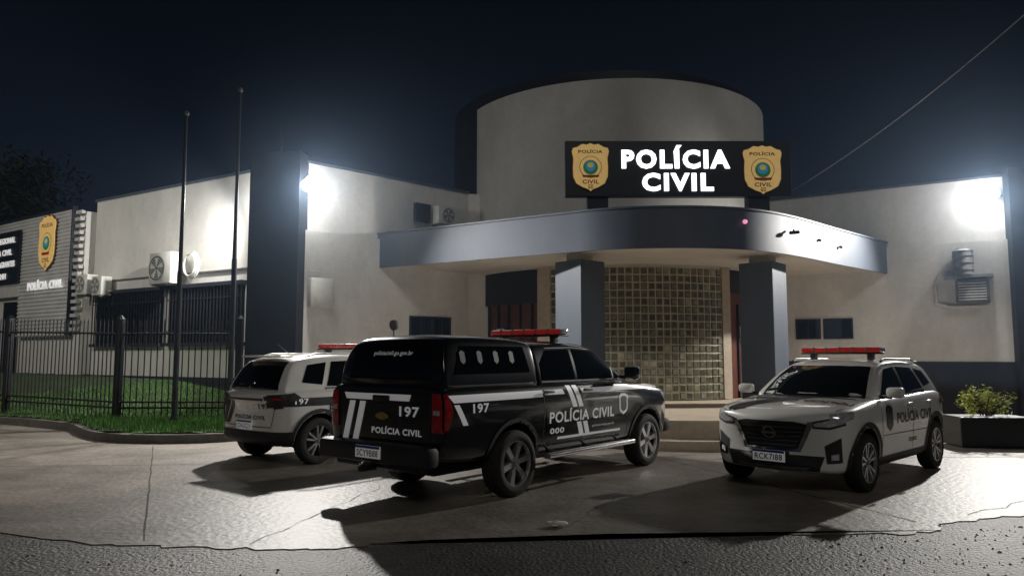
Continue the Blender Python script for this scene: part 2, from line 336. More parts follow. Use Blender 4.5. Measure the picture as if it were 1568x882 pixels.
# ---------------------------------------------------------------- fixtures
def ac_unit(W,a,z,w=.85,h=.6,name='air_conditioner',dp=.32,d0=.12):
    g=empty(name); mw=W.fr(a,z,d0)
    bm=bmesh.new(); bbox(bm,(0,0,dp/2),(w,h,dp),.02); mk('casing',bm,mACW,g,30,mw)
    fxx=-w*.14; r=h*.41
    bm=bmesh.new(); seg_=28
    bm2=poly_bm([(fxx+r*math.cos(2*math.pi*i/seg_),r*math.sin(2*math.pi*i/seg_)) for i in range(seg_)],dp+.003); mk('fan_recess',bm2,mGrey,g,mw=mw)
    for k in range(5):
        r1=r*(1-k*.2)
        for i in range(seg_):
            a0=2*math.pi*i/seg_; a1=2*math.pi*(i+1)/seg_
            bm.faces.new([bm.verts.new((fxx+q*math.cos(t),q*math.sin(t),dp+.014)) for q,t in ((r1,a0),(r1,a1),(r1-.012,a1),(r1-.012,a0))])
    for i in range(5):
        t=2*math.pi*i/5+.3
        bm.faces.new([bm.verts.new((fxx+q*math.cos(tt),q*math.sin(tt),dp+.008)) for q,tt in ((r*.15,t),(r*.85,t-.25),(r*.85,t+.3),(r*.15,t+.5))])
    mk('fan_guard',bm,mACW,g,mw=mw)
    bm=bmesh.new()
    for x in (-w*.35,w*.35):
        bbox(bm,(x,-h/2-.02,dp/2-.06),(.04,.04,dp+.12)); bbox(bm,(x,-h/2-.15,-.09),(.04,.3,.04))
    mk('bracket',bm,mSteel,g,mw=mw)
    bm=bmesh.new(); cyl(bm,(w/2,-.15,.1),(w/2+.12,-.15,.1),.02); cyl(bm,(w/2+.12,-.15,.1),(w/2+.12,-.15,-.12),.02); mk('pipe',bm,mACW,g,mw=mw)
    return g
ac_unit(WW,3.95,3.95,.95,.85); ac_unit(WW,.15,3.7,.6,.6); ac_unit(WW,.95,3.62,.5,.55)
ac_unit(LW,4.2,5.42,.95,.5)
g=empty('water_tank'); bm=bmesh.new(); cyl(bm,(4.95,3.70,.34),(4.95,4.32,.34),.24,.24,28); cyl(bm,(4.95,4.32,.34),(4.95,4.40,.34),.25,.12,28)
for z in (3.82,4.0,4.18): cyl(bm,(4.95,z,.34),(4.95,z+.03,.34),.252,.252,28)
mk('tank',bm,mGrey,g,30,RW.fr(0,0,0))
g=empty('air_conditioner_cage'); RW.box('hood',4.5,5.6,3.62,3.69,.07,.5,mSteel,g)
RW.box('cabinet',4.75,5.5,2.95,3.55,.1,.45,mGrey,g,bev=.02)
bm=bmesh.new()
for k in range(7): bbox(bm,(5.12,3.05+k*.07,.455),(.62,.02,.012))
mk('cabinet_louvres',bm,mACW,g,mw=RW.fr(0,0,0))
bm=bmesh.new(); pts=[(4.4,3.75,.12),(4.3,3.5,.12),(4.3,3.0,.12),(4.6,2.9,.12),(5.4,2.9,.12)]
for i in range(4): cyl(bm,pts[i],pts[i+1],.035)
mk('pipe_run',bm,mACW,g,mw=RW.fr(0,0,0))
g=empty('coiled_hose'); bm=bmesh.new()
for k in range(3):
    for i in range(24):
        a0=2*math.pi*i/24;a1=2*math.pi*(i+1)/24; r=.3-.03*k
        cyl(bm,(4.85+r*math.cos(a0),4.0+r*1.2*math.sin(a0),.1+.04*k),(4.85+r*math.cos(a1),4.0+r*1.2*math.sin(a1),.1+.04*k),.022,n=6)
mk('coil',bm,mACW,g,mw=WW.fr(0,0,0))
g=empty('electricity_meter_box'); LW.box('box',.1,.7,2.75,3.45,.07,.28,mACW,g,bev=.02); LW.box('lid',.15,.65,2.8,3.4,.28,.30,mACW,g,bev=.008)
bm=bmesh.new(); cyl(bm,(.4,3.45,.15),(.4,3.7,.15),.03); cyl(bm,(.4,3.6,.15),(.1,3.6,.15),.025); mk('conduit',bm,mACW,g,mw=LW.fr(0,0,0))
g=empty('security_camera'); bm=bmesh.new(); cyl(bm,(6.32,16.42,4.42),(6.32,16.36,4.36),.02); cyl(bm,(6.2,16.30,4.33),(6.42,16.38,4.36),.04); mk('body',bm,mIron,g,30)
for (x,y,z) in ((7.30,17.43,4.35),(8.15,18.22,4.3)):
    g=empty('alarm_sensor'); bm=bmesh.new(); cyl(bm,(x,y,z),(x+.02,y-.05,z-.02),.03,.035); mk('body',bm,mIron,g,30)
g=empty('indicator_lamp'); bm=bmesh.new(); bmesh.ops.create_uvsphere(bm,u_segments=12,v_segments=8,radius=.05); mk('dome',bm,M('pink_lamp',(.5,.15,.3),.3,es=.8,ecol=(1,.35,.55)),g,mw=Matrix.Translation((4.97,15.58,4.45)))
def flood(loc,base,P,Psp=0,aim=None,rad=.2,globe=True):
    g=empty('floodlight'); loc=Vector(loc); base=Vector(base)
    d=(loc-base).normalized(); bm=bmesh.new(); cyl(bm,base,loc-d*.24,.025); mk('arm',bm,mSteel,g)
    bm=bmesh.new(); cyl(bm,loc-d*(rad+.12),loc-d*(rad+.01),.08,.16,16); mk('housing',bm,mGrey,g,30)
    if globe:
        bm=bmesh.new(); bmesh.ops.create_uvsphere(bm,u_segments=20,v_segments=12,radius=rad); mk('led_globe',bm,mLED,g,60,Matrix.Translation(loc))
    f=Vector(aim).normalized()*(rad+.12)
    if P:
        l=bpy.data.lights.new('bulb','POINT'); l.energy=P; l.shadow_soft_size=.1; l.color=(1,.98,.94)
        o=bpy.data.objects.new('bulb',l); COL.objects.link(o); o.location=loc+f; o.parent=g
    l=bpy.data.lights.new('beam','SPOT'); l.energy=Psp; l.shadow_soft_size=.1; l.spot_size=R(156); l.spot_blend=.75; l.color=(1,.97,.92)
    o=bpy.data.objects.new('beam',l); COL.objects.link(o); o.location=loc+f; o.rotation_euler=Vector(aim).to_track_quat('-Z','Y').to_euler(); o.parent=g
flood((-4.70,17.12,5.62),(-4.96,17.3,5.62),35,3400,(.45,-.8,-.55))
flood((12.25,18.70,5.75),(12.74,18.95,5.75),35,4000,(-.55,-.75,-.5))
flood((-6.32,17.78,5.45),(-6.1,17.9,5.5),60,1800,(-.85,-.2,-.3),.08,False)
g=empty('added_facade_lamp'); bm=bmesh.new(); cyl(bm,(-17.5,13.5,0),(-17.5,13.5,7.4),.09,.06,14); cyl(bm,(-17.5,13.5,7.35),(-16.6,14.2,7.6),.04,.035,10); bbox(bm,(-16.5,14.3,7.6),(.5,.24,.09),.02); mk('post',bm,mSteel,g,40)  # unseen lamp and post, added to brighten the corrugated facade
l=bpy.data.lights.new('facade_fill','SPOT'); l.energy=1100; l.shadow_soft_size=.12; l.spot_size=R(150); l.spot_blend=.7; l.color=(1,.95,.86); o=bpy.data.objects.new('facade_fill',l); COL.objects.link(o); o.location=(-16.5,14.3,7.5); o.rotation_euler=Vector((.1,.6,-.8)).to_track_quat('-Z','Y').to_euler(); o.parent=g
# ---------------------------------------------------------------- poles, cable
for x,y,h in ((-7.0,15.5,6.75),(-5.9,15.6,7.3)):
    g=empty('flagpole'); bm=bmesh.new(); cyl(bm,(x,y,0),(x,y,h*.5),.06,.055,14); cyl(bm,(x,y,h*.5),(x,y,h),.045,.03,14); cyl(bm,(x,y,.1),(x,y,.35),.09,.08,14)
    mk('shaft',bm,mPole,g,40); bm=bmesh.new(); bmesh.ops.create_uvsphere(bm,u_segments=12,v_segments=8,radius=.06); mk('finial',bm,mGrey,g,60,Matrix.Translation((x,y,h+.04)))
def curve(name,pts,r,mat,parent=None):
    c=bpy.data.curves.new(name,'CURVE'); c.dimensions='3D'; c.bevel_depth=r; c.bevel_resolution=2; s=c.splines.new('POLY'); s.points.add(len(pts)-1)
    for i,p in enumerate(pts): s.points[i].co=(*p,1)
    c.materials.append(mat); o=bpy.data.objects.new(name,c); COL.objects.link(o); o.parent=parent; return o
a=Vector((6.38,16.6,5.35)); b=Vector((9.9,7,9.6)); curve('overhead_cable',[a.lerp(b,t/30)-Vector((0,0,.55*4*(t/30)*(1-t/30))) for t in range(31)],.010,M('cable',(.10,.11,.13),.8))
g=empty('utility_pole'); bm=bmesh.new(); cyl(bm,(9.95,6.9,0),(9.95,6.9,10),.15,.1,16); bbox(bm,(9.95,6.9,9.4),(1.6,.1,.12)); mk('post',bm,mKerb,g,40)
# ---------------------------------------------------------------- beds, lawn, fence
bed=[(-5.0,17.6),(-4.7,15.2),(-5.2,13.9),(-6.4,13.6),(-7.6,13.9),(-8.6,14.9),(-9.6,16.3),(-13.6,18.4),(-22,22)]
bedc=[bed[0]]+chaikin(bed[1:-1],2)+[bed[-1]]
prism('kerb',bedc+[(-22,29),(-12.6,22.4)],0,.17,mKerb)
def hgt(x,y):
    t=(y-(16.3+max(0,-x-9)*.52))/4.0
    return .20+max(0,min(1,t))*.85
bm=bmesh.new()
inner=[(x+(-6.5-x)*.02,y+.14) for x,y in bedc]
def inside(x,y,P):
    c=False;n=len(P)
    for i in range(n):
        x1,y1=P[i];x2,y2=P[(i+1)%n]
        if (y1>y)!=(y2>y) and x<(x2-x1)*(y-y1)/(y2-y1)+x1: c=not c
    return c
PI=inner+[(-22,29),(-12.6,22.4)]
st=.22; vv={}
nx=int(18/st); ny=int(15/st)
for i in range(nx):
    for j in range(ny):
        x=-22+i*st; y=13.6+j*st
        if inside(x+st/2,y+st/2,PI):
            q=[]
            for a_,b_ in ((0,0),(1,0),(1,1),(0,1)):
                k=(i+a_,j+b_)
                if k not in vv:
                    X=-22+k[0]*st;Y=13.6+k[1]*st; vv[k]=bm.verts.new((X,Y,hgt(X,Y)+random.uniform(-.015,.015)))
                q.append(vv[k])
            bm.faces.new(q)
mk('lawn',bm,mSoil,None,60)
bm=bmesh.new(); cnt=0
while cnt<30000:
    x=random.uniform(-14,-4.8); y=random.uniform(13.7,20)
    if not inside(x,y,PI): continue
    if y>17.2 and random.random()<.5: continue
    z=hgt(x,y)-.02; h=random.uniform(.05,.15)*(1.2 if y<16.4 else .8); a_=random.uniform(0,6.28); w=.008
    dx,dy=math.cos(a_),math.sin(a_); l=random.uniform(-.06,.06); l2=random.uniform(-.06,.06)
    bm.faces.new([bm.verts.new((x-dx*w,y-dy*w,z)),bm.verts.new((x+dx*w,y+dy*w,z)),bm.verts.new((x+l,y+l2,z+h))]); cnt+=1
mk('grass',bm,mGrass)
g=empty('iron_fence')
def fence(a,b,z0,z1,g,ztop=None):
    a=Vector(a);b=Vector(b);L=(b-a).length;u=(b-a).normalized(); ang=math.atan2(u.y,u.x); bm=bmesh.new(); n=int(L/.135)
    za,zb=z0; ta,tb=z1
    for i in range(n+1):
        t=i/n;p=a.lerp(b,t);zz=za+(zb-za)*t;tt=ta+(tb-ta)*t
        bbox(bm,(p.x,p.y,(zz+tt)/2),(.02,.02,tt-zz),rz=ang); cyl(bm,(p.x,p.y,tt),(p.x,p.y,tt+.08),.016,.001,6)
    for f in (.1,.16,.88):
        h0=za+(ta-za)*f; h1=zb+(tb-zb)*f
        cyl(bm,(a.x,a.y,h0),(b.x,b.y,h1),.022,n=6)
    mk('fence_panel',bm,mIron,g)
    for p,z,t in ((a,za,ta),(b,zb,tb)):
        bm=bmesh.new(); bbox(bm,(p.x,p.y,(z-.2+t+.08)/2),(.14,.14,t-z+.28),.01,rz=ang); cyl(bm,(p.x,p.y,t+.08),(p.x,p.y,t+.16),.09,.02,8); mk('fence_post',bm,mIron,g)
fence((-8.75,16.55),(-6.1,16.6),(.25,.25),(2.35,2.35),g); fence((-8.75,16.55),(-12.4,18.3),(.25,.3),(2.35,2.45),g); fence((-12.4,18.3),(-19,21.6),(.3,.4),(2.45,2.7),g)
g=empty('planter_shrub'); px_,py_=8.45,13.35
box('planter',(px_,py_,.28),(1.2,.7,.52),mPanel,g,bev=.02,rz=R(-5))
def leafclump(bm,c,r,n,s,flat=1):
    for _ in range(n):
        d=Vector((random.gauss(0,1),random.gauss(0,1),random.gauss(0,1)*flat)).normalized()*r*random.uniform(.3,1)
        p=Vector(c)+d; u=Vector((random.gauss(0,1),random.gauss(0,1),random.gauss(0,.6))).normalized(); v=u.orthogonal().normalized(); q=u*s*random.uniform(.6,1.2); w=v*s*.28
        bm.faces.new([bm.verts.new(p-q),bm.verts.new(p+w),bm.verts.new(p+q),bm.verts.new(p-w)])
bm=bmesh.new()
for _ in range(26):
    x=px_+random.uniform(-.42,.42); y=py_+random.uniform(-.25,.25); z=.62+random.uniform(0,.42)*(1-abs(x-px_))
    leafclump(bm,(x,y,z),.13,26,.055)
mk('leaves',bm,mLeafY,g)
bm=bmesh.new()
for _ in range(14): cyl(bm,(px_+random.uniform(-.2,.2),py_,.45),(px_+random.uniform(-.4,.4),py_+random.uniform(-.2,.2),.9),.012,.006,6)
mk('stems',bm,mBark,g)
def tree(x,y,h,cr,n):
    g=empty('leafy_tree'); bm=bmesh.new(); cyl(bm,(x,y,0),(x+.2,y,h*.45),.3,.2,12)
    tips=[]
    for i in range(11):
        a_=i*2.4; l=cr*random.uniform(.5,1); p=Vector((x+.2,y,h*random.uniform(.35,.5))); q=p+Vector((math.cos(a_)*l,math.sin(a_)*l,h*random.uniform(.12,.42)))
        cyl(bm,p,q,.12,.03,8); tips.append(q); tips.append(p.lerp(q,.65)+Vector((0,0,.7)))
        for k in range(2):
            q2=q+Vector((random.uniform(-1,1),random.uniform(-1,1),random.uniform(.2,1.2)))*cr*.3; cyl(bm,q,q2,.035,.01,6); tips.append(q2)
    mk('trunk_and_limbs',bm,mBark,g,40); bm=bmesh.new()
    for t in tips: leafclump(bm,t,cr*random.uniform(.2,.38),n,.2,.8)
    mk('crown',bm,mLeafD,g)
tree(-24.0,31,11.5,4.3,170); tree(-29,38,12,5,120)
# ---------------------------------------------------------------- vehicles
class Veh:
    def __init__(s,name,loc,rot):
        s.r=empty(name,loc,rot); s.V=[];s.F=[];s.bvh=None
    def loft(s,name,secs,mats,cut=None,lv=2,bvh=True,sm=35):
        bm=bmesh.new(); rings=[]
        for (x,half,bow) in secs:
            ym=max(p[0] for p in half); full=half+[(-p[0],p[1]) for p in half[-2:0:-1]]
            rings.append([bm.verts.new((x-bow*(p[0]/ym)**2,p[0],p[1])) for p in full])
        n=len(rings[0])
        for a,b in zip(rings,rings[1:]):
            for i in range(n): bm.faces.new((a[i],a[(i+1)%n],b[(i+1)%n],b[i]))
        bm.faces.new(rings[0]); bm.faces.new(rings[-1][::-1]); bmesh.ops.recalc_face_normals(bm,faces=bm.faces)
        ob=mk(name,bm,mats); md=ob.modifiers.new('s','SUBSURF'); md.levels=lv; md.render_levels=lv; co=None
        if cut:
            cb=bmesh.new()
            for (x,z,r,y0,y1) in cut:
                for q in (1,-1): cyl(cb,(x,q*y0,z),(x,q*y1,z),r,n=40,mat=1)
            co=mk('cut',cb,mats); bo=ob.modifiers.new('b','BOOLEAN'); bo.object=co; bo.operation='DIFFERENCE'; bo.solver='EXACT'
        dg=bpy.context.evaluated_depsgraph_get(); dg.update(); me=bpy.data.meshes.new_from_object(ob.evaluated_get(dg))
        ob.modifiers.clear(); ob.data=me; me.polygons.foreach_set('use_smooth',[True]*len(me.polygons)); me.set_sharp_from_angle(angle=R(sm))
        if co: bpy.data.objects.remove(co)
        ob.parent=s.r
        if bvh:
            o=len(s.V); s.V+=[v.co.copy() for v in me.vertices]; s.F+=[[i+o for i in p.vertices] for p in me.polygons]; s.bvh=None
        return ob
    def cast(s,a,b,axis,sg):
        if s.bvh is None: s.bvh=BVHTree.FromPolygons(s.V,s.F)
        if axis=='y': o,d=Vector((a,sg*3,b)),Vector((0,-sg,0))
        elif axis=='x': o,d=Vector((sg*6,a,b)),Vector((-sg,0,0))
        else: o,d=Vector((a,b,5)),Vector((0,0,-1))
        h,n,_,_=s.bvh.ray_cast(o,d)
        if h is None: return None,None
        if n.dot(d)>0: n=-n
        return h,n
    def pbm(s,name,bm,axis,sg,mat,off,L=.07):
        bmesh.ops.triangulate(bm,faces=bm.faces[:])
        for _ in range(7):
            es=[e for e in bm.edges if e.calc_length()>L]
            if not es: break
            bmesh.ops.subdivide_edges(bm,edges=es,cuts=1); bmesh.ops.triangulate(bm,faces=[f for f in bm.faces if len(f.verts)>3])
        bad=[]
        for v in bm.verts:
            h,n=s.cast(v.co.x,v.co.y,axis,sg)
            if h is None: bad.append(v)
            else: v.co=h+n*off
        bmesh.ops.delete(bm,geom=bad,context='VERTS')
        bmesh.ops.recalc_face_normals(bm,faces=bm.faces)
        return mk(name,bm,mat,s.r,60)
    def P(s,name,pts,axis,mat,off=.004,sg=None,L=.07):
        if axis=='y' and sg is None:
            s.P(name,pts,axis,mat,off,1,L); return s.P(name,pts,axis,mat,off,-1,L)
        return s.pbm(name,poly_bm(pts),axis,sg or 1,mat,off,L)
    def PM(s,name,pts,mat,off,sg,L=.07):
        s.P(name,pts,'x',mat,off,sg,L); s.P(name,[(-a,b) for a,b in pts],'x',mat,off,sg,L)
    def T(s,t,w,h,c,axis,sg,mat,off=.006,rot=0,bold=.025):
        bm=text_bm(t,w,h,bold)
        for v in bm.verts:
            u,q=v.co.x,v.co.y
            if axis=='y': v.co=Vector((c[0]-sg*u,c[1]+q,0))
            elif axis=='x': v.co=Vector((c[0]+sg*u,c[1]+q,0))
            else: v.co=Vector((c[0]+u*math.cos(rot)-q*math.sin(rot),c[1]+u*math.sin(rot)+q*math.cos(rot),0))
        s.pbm('lettering',bm,axis,sg,mat,off,.12)
    def line(s,name,pts,w,axis,mat,off=.003,sg=None):
        for a,b in zip(pts,pts[1:]):
            a_=Vector(a);b_=Vector(b);d=(b_-a_).normalized();n=Vector((-d.y,d.x))*w/2
            s.P(name,[tuple(a_-n),tuple(b_-n),tuple(b_+n),tuple(a_+n)],axis,mat,off,sg,.15)
    def box(s,name,c,sz,mat,bev=.01,rz=0): return box(name,c,sz,mat,s.r,bev,rz,30)
    def wheel(s,x,y,Rr,w,style='six',dark=False,z=None):
        sg=1 if y>0 else -1; z=Rr if z is None else z
        def lathe(prof,mat,nm,sm=40):
            bm=bmesh.new(); k=44; rows=[]
            for t,r in prof: rows.append([bm.verts.new((x+r*math.cos(2*math.pi*i/k),y+sg*t,z+r*math.sin(2*math.pi*i/k))) for i in range(k)])
            for a,b in zip(rows,rows[1:]):
                for i in range(k): bm.faces.new((a[i],a[(i+1)%k],b[(i+1)%k],b[i]))
            mk(nm,bm,mat,s.r,sm)
        h=w/2
        lathe([(-h,.5*Rr),(-h,.85*Rr),(-h*.88,.96*Rr),(-h*.6,Rr),(-h*.3,Rr),(-h*.28,.985*Rr),(-h*.2,.985*Rr),(-h*.18,Rr),(h*.18,Rr),(h*.2,.985*Rr),(h*.28,.985*Rr),(h*.3,Rr),(h*.6,Rr),(h*.88,.96*Rr),(h,.86*Rr),(h*1.02,.78*Rr),(h*.93,.69*Rr),(h*.8,.68*Rr)],mTyre,'tyre')
        lathe([(h*.82,.69*Rr),(h*.93,.685*Rr),(h*.93,.655*Rr),(h*.6,.63*Rr)],mRimD if dark else mRim,'rim_lip')
        lathe([(h*.6,.63*Rr),(-h*.1,.60*Rr),(-h*.1,.3*Rr),(-h*.05,.02*Rr)],mIron,'brake_backing')
        lathe([(-h*.02,.40*Rr),(h*.05,.40*Rr),(h*.05,.02*Rr)],mGrey,'brake_disc')
        bm=bmesh.new()
        if style=='six': A=[(i*60+12,.07,.10) for i in range(6)]
        else: A=[(i*72+12+q*13,.035,.045) for i in range(5) for q in (1,-1)]
        for ang,wi,wo in A:
            a0=R(ang); wi*=Rr; wo*=Rr
            def q(r,o,t):
                return bm.verts.new((x+r*math.cos(a0)-o*math.sin(a0),y+sg*t,z+r*math.sin(a0)+o*math.cos(a0)))
            Aq=[q(.08*Rr,-wi,h*.72),q(.08*Rr,wi,h*.72),q(.66*Rr,wo,h*.86),q(.66*Rr,-wo,h*.86)]
            Bq=[q(.08*Rr,-wi*1.3,h*.35),q(.08*Rr,wi*1.3,h*.35),q(.66*Rr,wo*1.25,h*.4),q(.66*Rr,-wo*1.25,h*.4)]
            bm.faces.new(Aq)
            for k in range(4): bm.faces.new((Aq[k],Aq[(k+1)%4],Bq[(k+1)%4],Bq[k]))
        cyl(bm,(x,y+sg*h*.3,z),(x,y+sg*h*.80,z),.20*Rr,.16*Rr,20)
        mk('rim_spokes',bm,mRim,s.r,30)
        bm=bmesh.new(); cyl(bm,(x,y+sg*h*.80,z),(x,y+sg*h*.88,z),.09*Rr,.08*Rr,16)
        for i in range(5): t=i*1.2566; cyl(bm,(x+.13*Rr*math.cos(t),y+sg*h*.7,z+.13*Rr*math.sin(t)),(x+.13*Rr*math.cos(t),y+sg*h*.83,z+.13*Rr*math.sin(t)),.022*Rr,n=8)
        mk('hub_cap',bm,mGrey,s.r,30)
def LS(x,zb,zt,w,bow=0,cr=.03,tf=.90):
    h=zt-zb
    return (x,[(0,zb),(.78*w,zb),(.94*w,zb+.03),(.975*w,zb+.28*h),(w,zb+.58*h),(.99*w,zb+.82*h),(.965*w,zb+.93*h),(tf*w,zt),(.55*w,zt+cr*.75),(0,zt+cr)],bow)
def GS(x,zt,zb,wb,sl,bow=0,cr=.03):
    h=max(zt-zb,.015); W=lambda z:wb-sl*(z-zb)
    return (x,[(0,zb-.12),(wb*.97,zb-.12),(wb,zb),(W(zb+.5*h)+.01,zb+.5*h),(W(zb+.9*h),zb+.9*h),(W(zb+h)-.035,zb+h*.995),(W(zb+h)*.55,zb+h+cr*.8),(0,zb+h+cr)],bow)
def arc(cx,cz,r,a0,a1,n=20): return [(cx+r*math.cos(R(a0+(a1-a0)*i/n)),cz+r*math.sin(R(a0+(a1-a0)*i/n))) for i in range(n+1)]
def lightbar(v,x,z,w,nm='light_bar'):
    bm=bmesh.new(); bbox(bm,(x,0,z+.055),(.22,w,.075),.03); mk('light_bar_lens',bm,mRedBar,v.r,30)
    v.box('light_bar_base',(x,0,z+.008),(.24,w*.98,.022),mPlast,.006)
    for q in (-1,1): v.box('light_bar_foot',(x,q*w*.36,z-.035),(.12,.07,.09),mGrey,.01)
    for q in (-.5,-.25,0,.25,.5): v.box('light_bar_divider',(x,q*w*.66,z+.057),(.223,.02,.078),mGrey,.004)
    for q in (-1,1): v.box('light_bar_clear',(x,q*w*.48,z+.055),(.19,.06,.066),mClear,.02)
def plate(v,x,z,txt,sg,y=0):
    v.box('plate',(x,y,z),(.014,.40,.13),mPlateW,.003)
    v.box('plate_band',(x+sg*.008,y,z+.05),(.004,.39,.028),mPlateB,0)
    bm=text_bm(txt,.34,.07,.015); bm.transform(frame((x+sg*.0105,y,z-.012),(0,sg,0),(sg,0,0))); mk('plate_text',bm,mDecB,v.r)
def pickup():
    v=Veh('police_pickup_truck',(.30,10.36,.009),R(51.2))
    Rw=.375
    v.loft('lower_body',[LS(2.50,.50,.98,.62,.10),LS(2.47,.44,1.04,.78,.14),LS(2.36,.38,1.10,.88,.12),LS(2.1,.36,1.15,.92,.06),LS(1.6,.36,1.19,.935),LS(1.1,.38,1.245,.93),LS(.9,.38,1.27,.925,0,.02),LS(0,.40,1.275,.925,0,.01),LS(-1.0,.40,1.275,.925,0,.01),LS(-1.06,.40,1.275,.925,0,.01),LS(-2.0,.42,1.275,.93,0,.01),LS(-2.6,.46,1.275,.925,0,.01),LS(-2.74,.50,1.27,.915,-.01,.01),LS(-2.76,.52,1.26,.90,-.02,.0)],[mBlackP,mPlast],
        cut=[(1.55,Rw+.01,Rw+.065,.60,1.2),(-1.55,Rw+.01,Rw+.065,.60,1.2)])
    z0=1.25
    v.loft('cabin',[GS(1.18,1.26,z0,.85,.33,.16),GS(1.12,1.30,z0,.85,.33,.16),GS(.75,1.53,z0,.85,.33,.13),GS(.42,1.71,z0,.85,.33,.08),GS(.30,1.745,z0,.85,.33,.05),GS(-.3,1.78,z0,.85,.33),GS(-.85,1.755,z0,.85,.33),GS(-.98,1.73,z0,.85,.33),GS(-1.0,1.70,z0,.85,.33)],[mBlackP,mPlast])
    v.loft('bed_canopy',[GS(-1.04,1.72,z0,.88,.24),GS(-1.08,1.77,z0,.88,.24),GS(-1.3,1.80,z0,.88,.24),GS(-2.0,1.815,z0,.88,.24),GS(-2.45,1.80,z0,.88,.24,-.02),GS(-2.58,1.76,z0,.875,.24,-.03),GS(-2.66,1.58,z0,.87,.24,-.04),GS(-2.72,1.30,z0,.87,.24,-.04)],[mBlackP,mPlast])
    v.P('side_window',[(.92,1.29),(.36,1.655),(-.12,1.68),(-.12,1.29)],'y',mBlackG,.006); v.P('side_window',[(-.2,1.29),(-.2,1.68),(-.72,1.66),(-.9,1.5),(-.92,1.30)],'y',mBlackG,.006)
    v.P('vent_pillar',[(.70,1.29),(.73,1.29),(.73,1.42),(.70,1.44)],'y',mPlast,.01)
    v.line('window_trim',[(.98,1.275),(-.95,1.275)],.018,'y',mGrey,.012)
    v.line('window_trim',[(.98,1.29),(.38,1.675),(-.15,1.70),(-.72,1.685)],.012,'y',mGrey,.009)
    v.P('windscreen',[(1.10,-.68),(1.14,0),(1.10,.68),(.45,.56),(.50,0),(.45,-.56)],'z',mBlackG,.005)
    v.P('canopy_side_window',[(-1.2,1.40),(-1.25,1.70),(-2.35,1.70),(-2.5,1.40)],'y',mBlackG,.006)
    for x in (-1.5,-1.78,-2.06,-2.34):
        v.P('louvre',[(x+.03,1.53),(x+.03,1.63),(x-.01,1.65),(x-.05,1.63),(x-.05,1.53),(x-.01,1.50)],'y',mGrey,.012)
    v.P('canopy_rear_window',[(-.66,1.34),(.66,1.34),(.60,1.70),(-.60,1.70)],'x',mBlackG,.006,-1)
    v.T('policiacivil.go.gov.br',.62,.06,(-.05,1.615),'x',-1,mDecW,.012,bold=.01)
    for x in (.98,-.16,-1.0): v.line('door_gap',[(x,1.26),(x,.50)],.012,'y',mPlast,.003)
    v.line('gap',[(-2.73,1.27),(-1.05,1.27)],.02,'y',mPlast,.008)
    for x in (-.02,-.88): v.box('door_handle',(x-.05,-.945,1.16),(.2,.035,.035),mGrey,.012); v.box('door_handle',(x-.05,.945,1.16),(.2,.035,.035),mGrey,.012)
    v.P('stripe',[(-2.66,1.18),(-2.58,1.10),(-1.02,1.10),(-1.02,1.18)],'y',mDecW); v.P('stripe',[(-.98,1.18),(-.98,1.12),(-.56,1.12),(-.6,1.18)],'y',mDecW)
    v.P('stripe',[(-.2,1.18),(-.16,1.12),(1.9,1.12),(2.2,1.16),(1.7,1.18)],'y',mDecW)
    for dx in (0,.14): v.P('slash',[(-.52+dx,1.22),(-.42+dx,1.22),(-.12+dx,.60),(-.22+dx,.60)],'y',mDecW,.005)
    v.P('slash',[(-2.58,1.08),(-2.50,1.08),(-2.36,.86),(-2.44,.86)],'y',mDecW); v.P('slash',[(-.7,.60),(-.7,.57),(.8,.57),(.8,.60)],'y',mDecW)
    v.P('text_ground',[(-.95,.76),(-.95,.95),(.66,.95),(.66,.76)],'y',mBlackP,.007,L=.1)
    for sg in (-1,1):
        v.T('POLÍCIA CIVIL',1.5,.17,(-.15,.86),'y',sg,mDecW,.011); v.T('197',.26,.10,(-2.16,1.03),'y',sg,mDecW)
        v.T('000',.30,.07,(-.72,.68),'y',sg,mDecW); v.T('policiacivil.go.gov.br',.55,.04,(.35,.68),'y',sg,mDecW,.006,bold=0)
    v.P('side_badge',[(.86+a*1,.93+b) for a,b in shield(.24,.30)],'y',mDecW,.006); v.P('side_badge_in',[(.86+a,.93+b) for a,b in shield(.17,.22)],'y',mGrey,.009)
    for cx in (1.55,-1.55): v.P('arch_trim',arc(cx,Rw+.01,Rw+.125,-2,182)+arc(cx,Rw+.01,Rw+.078,182,-2),'y',mPlast,.012)
    for sg in (-1,1):
        bm=bmesh.new(); cyl(bm,(-1.02,sg*.99,.41),(1.0,sg*.99,.41),.038,n=14); mk('side_step',bm,mChrome,v.r,40)
        for x in (-.8,0,.8): v.box('step_bracket',(x,sg*.9,.43),(.05,.2,.03),mPlast,.005)
        v.box('mirror_arm',(.86,sg*.93,1.30),(.05,.12,.05),mPlast,.01); bm=bmesh.new(); bbox(bm,(.90,sg*1.05,1.36),(.12,.22,.19),.05); mk('wing_mirror',bm,mBlackP,v.r,40)
        bm=bmesh.new(); bbox(bm,(.838,sg*1.05,1.36),(.006,.18,.15),.002); mk('mirror_glass',bm,mChrome,v.r)
    tl=[(.76,.80),(.76,1.2),(.87,1.2),(.895,1.1),(.895,.80)]
    v.PM('tail_lamp',tl,mRed,.012,-1,.04); v.P('tail_lamp_side',[(-2.715,.82),(-2.715,1.19),(-2.66,1.19),(-2.60,1.02),(-2.66,.82)],'y',mRed,.012,L=.03)
    v.PM('lamp_clear',[(.78,.98),(.78,1.03),(.87,1.03),(.87,.98)],mClear,.016,-1)
    v.line('tailgate_gap',[(-.73,1.25),(-.73,.62),(.73,.62),(.73,1.25)],.014,'x',mPlast,.003,-1)
    v.box('tailgate_handle',(-2.775,0,1.13),(.03,.26,.07),mPlast,.01)
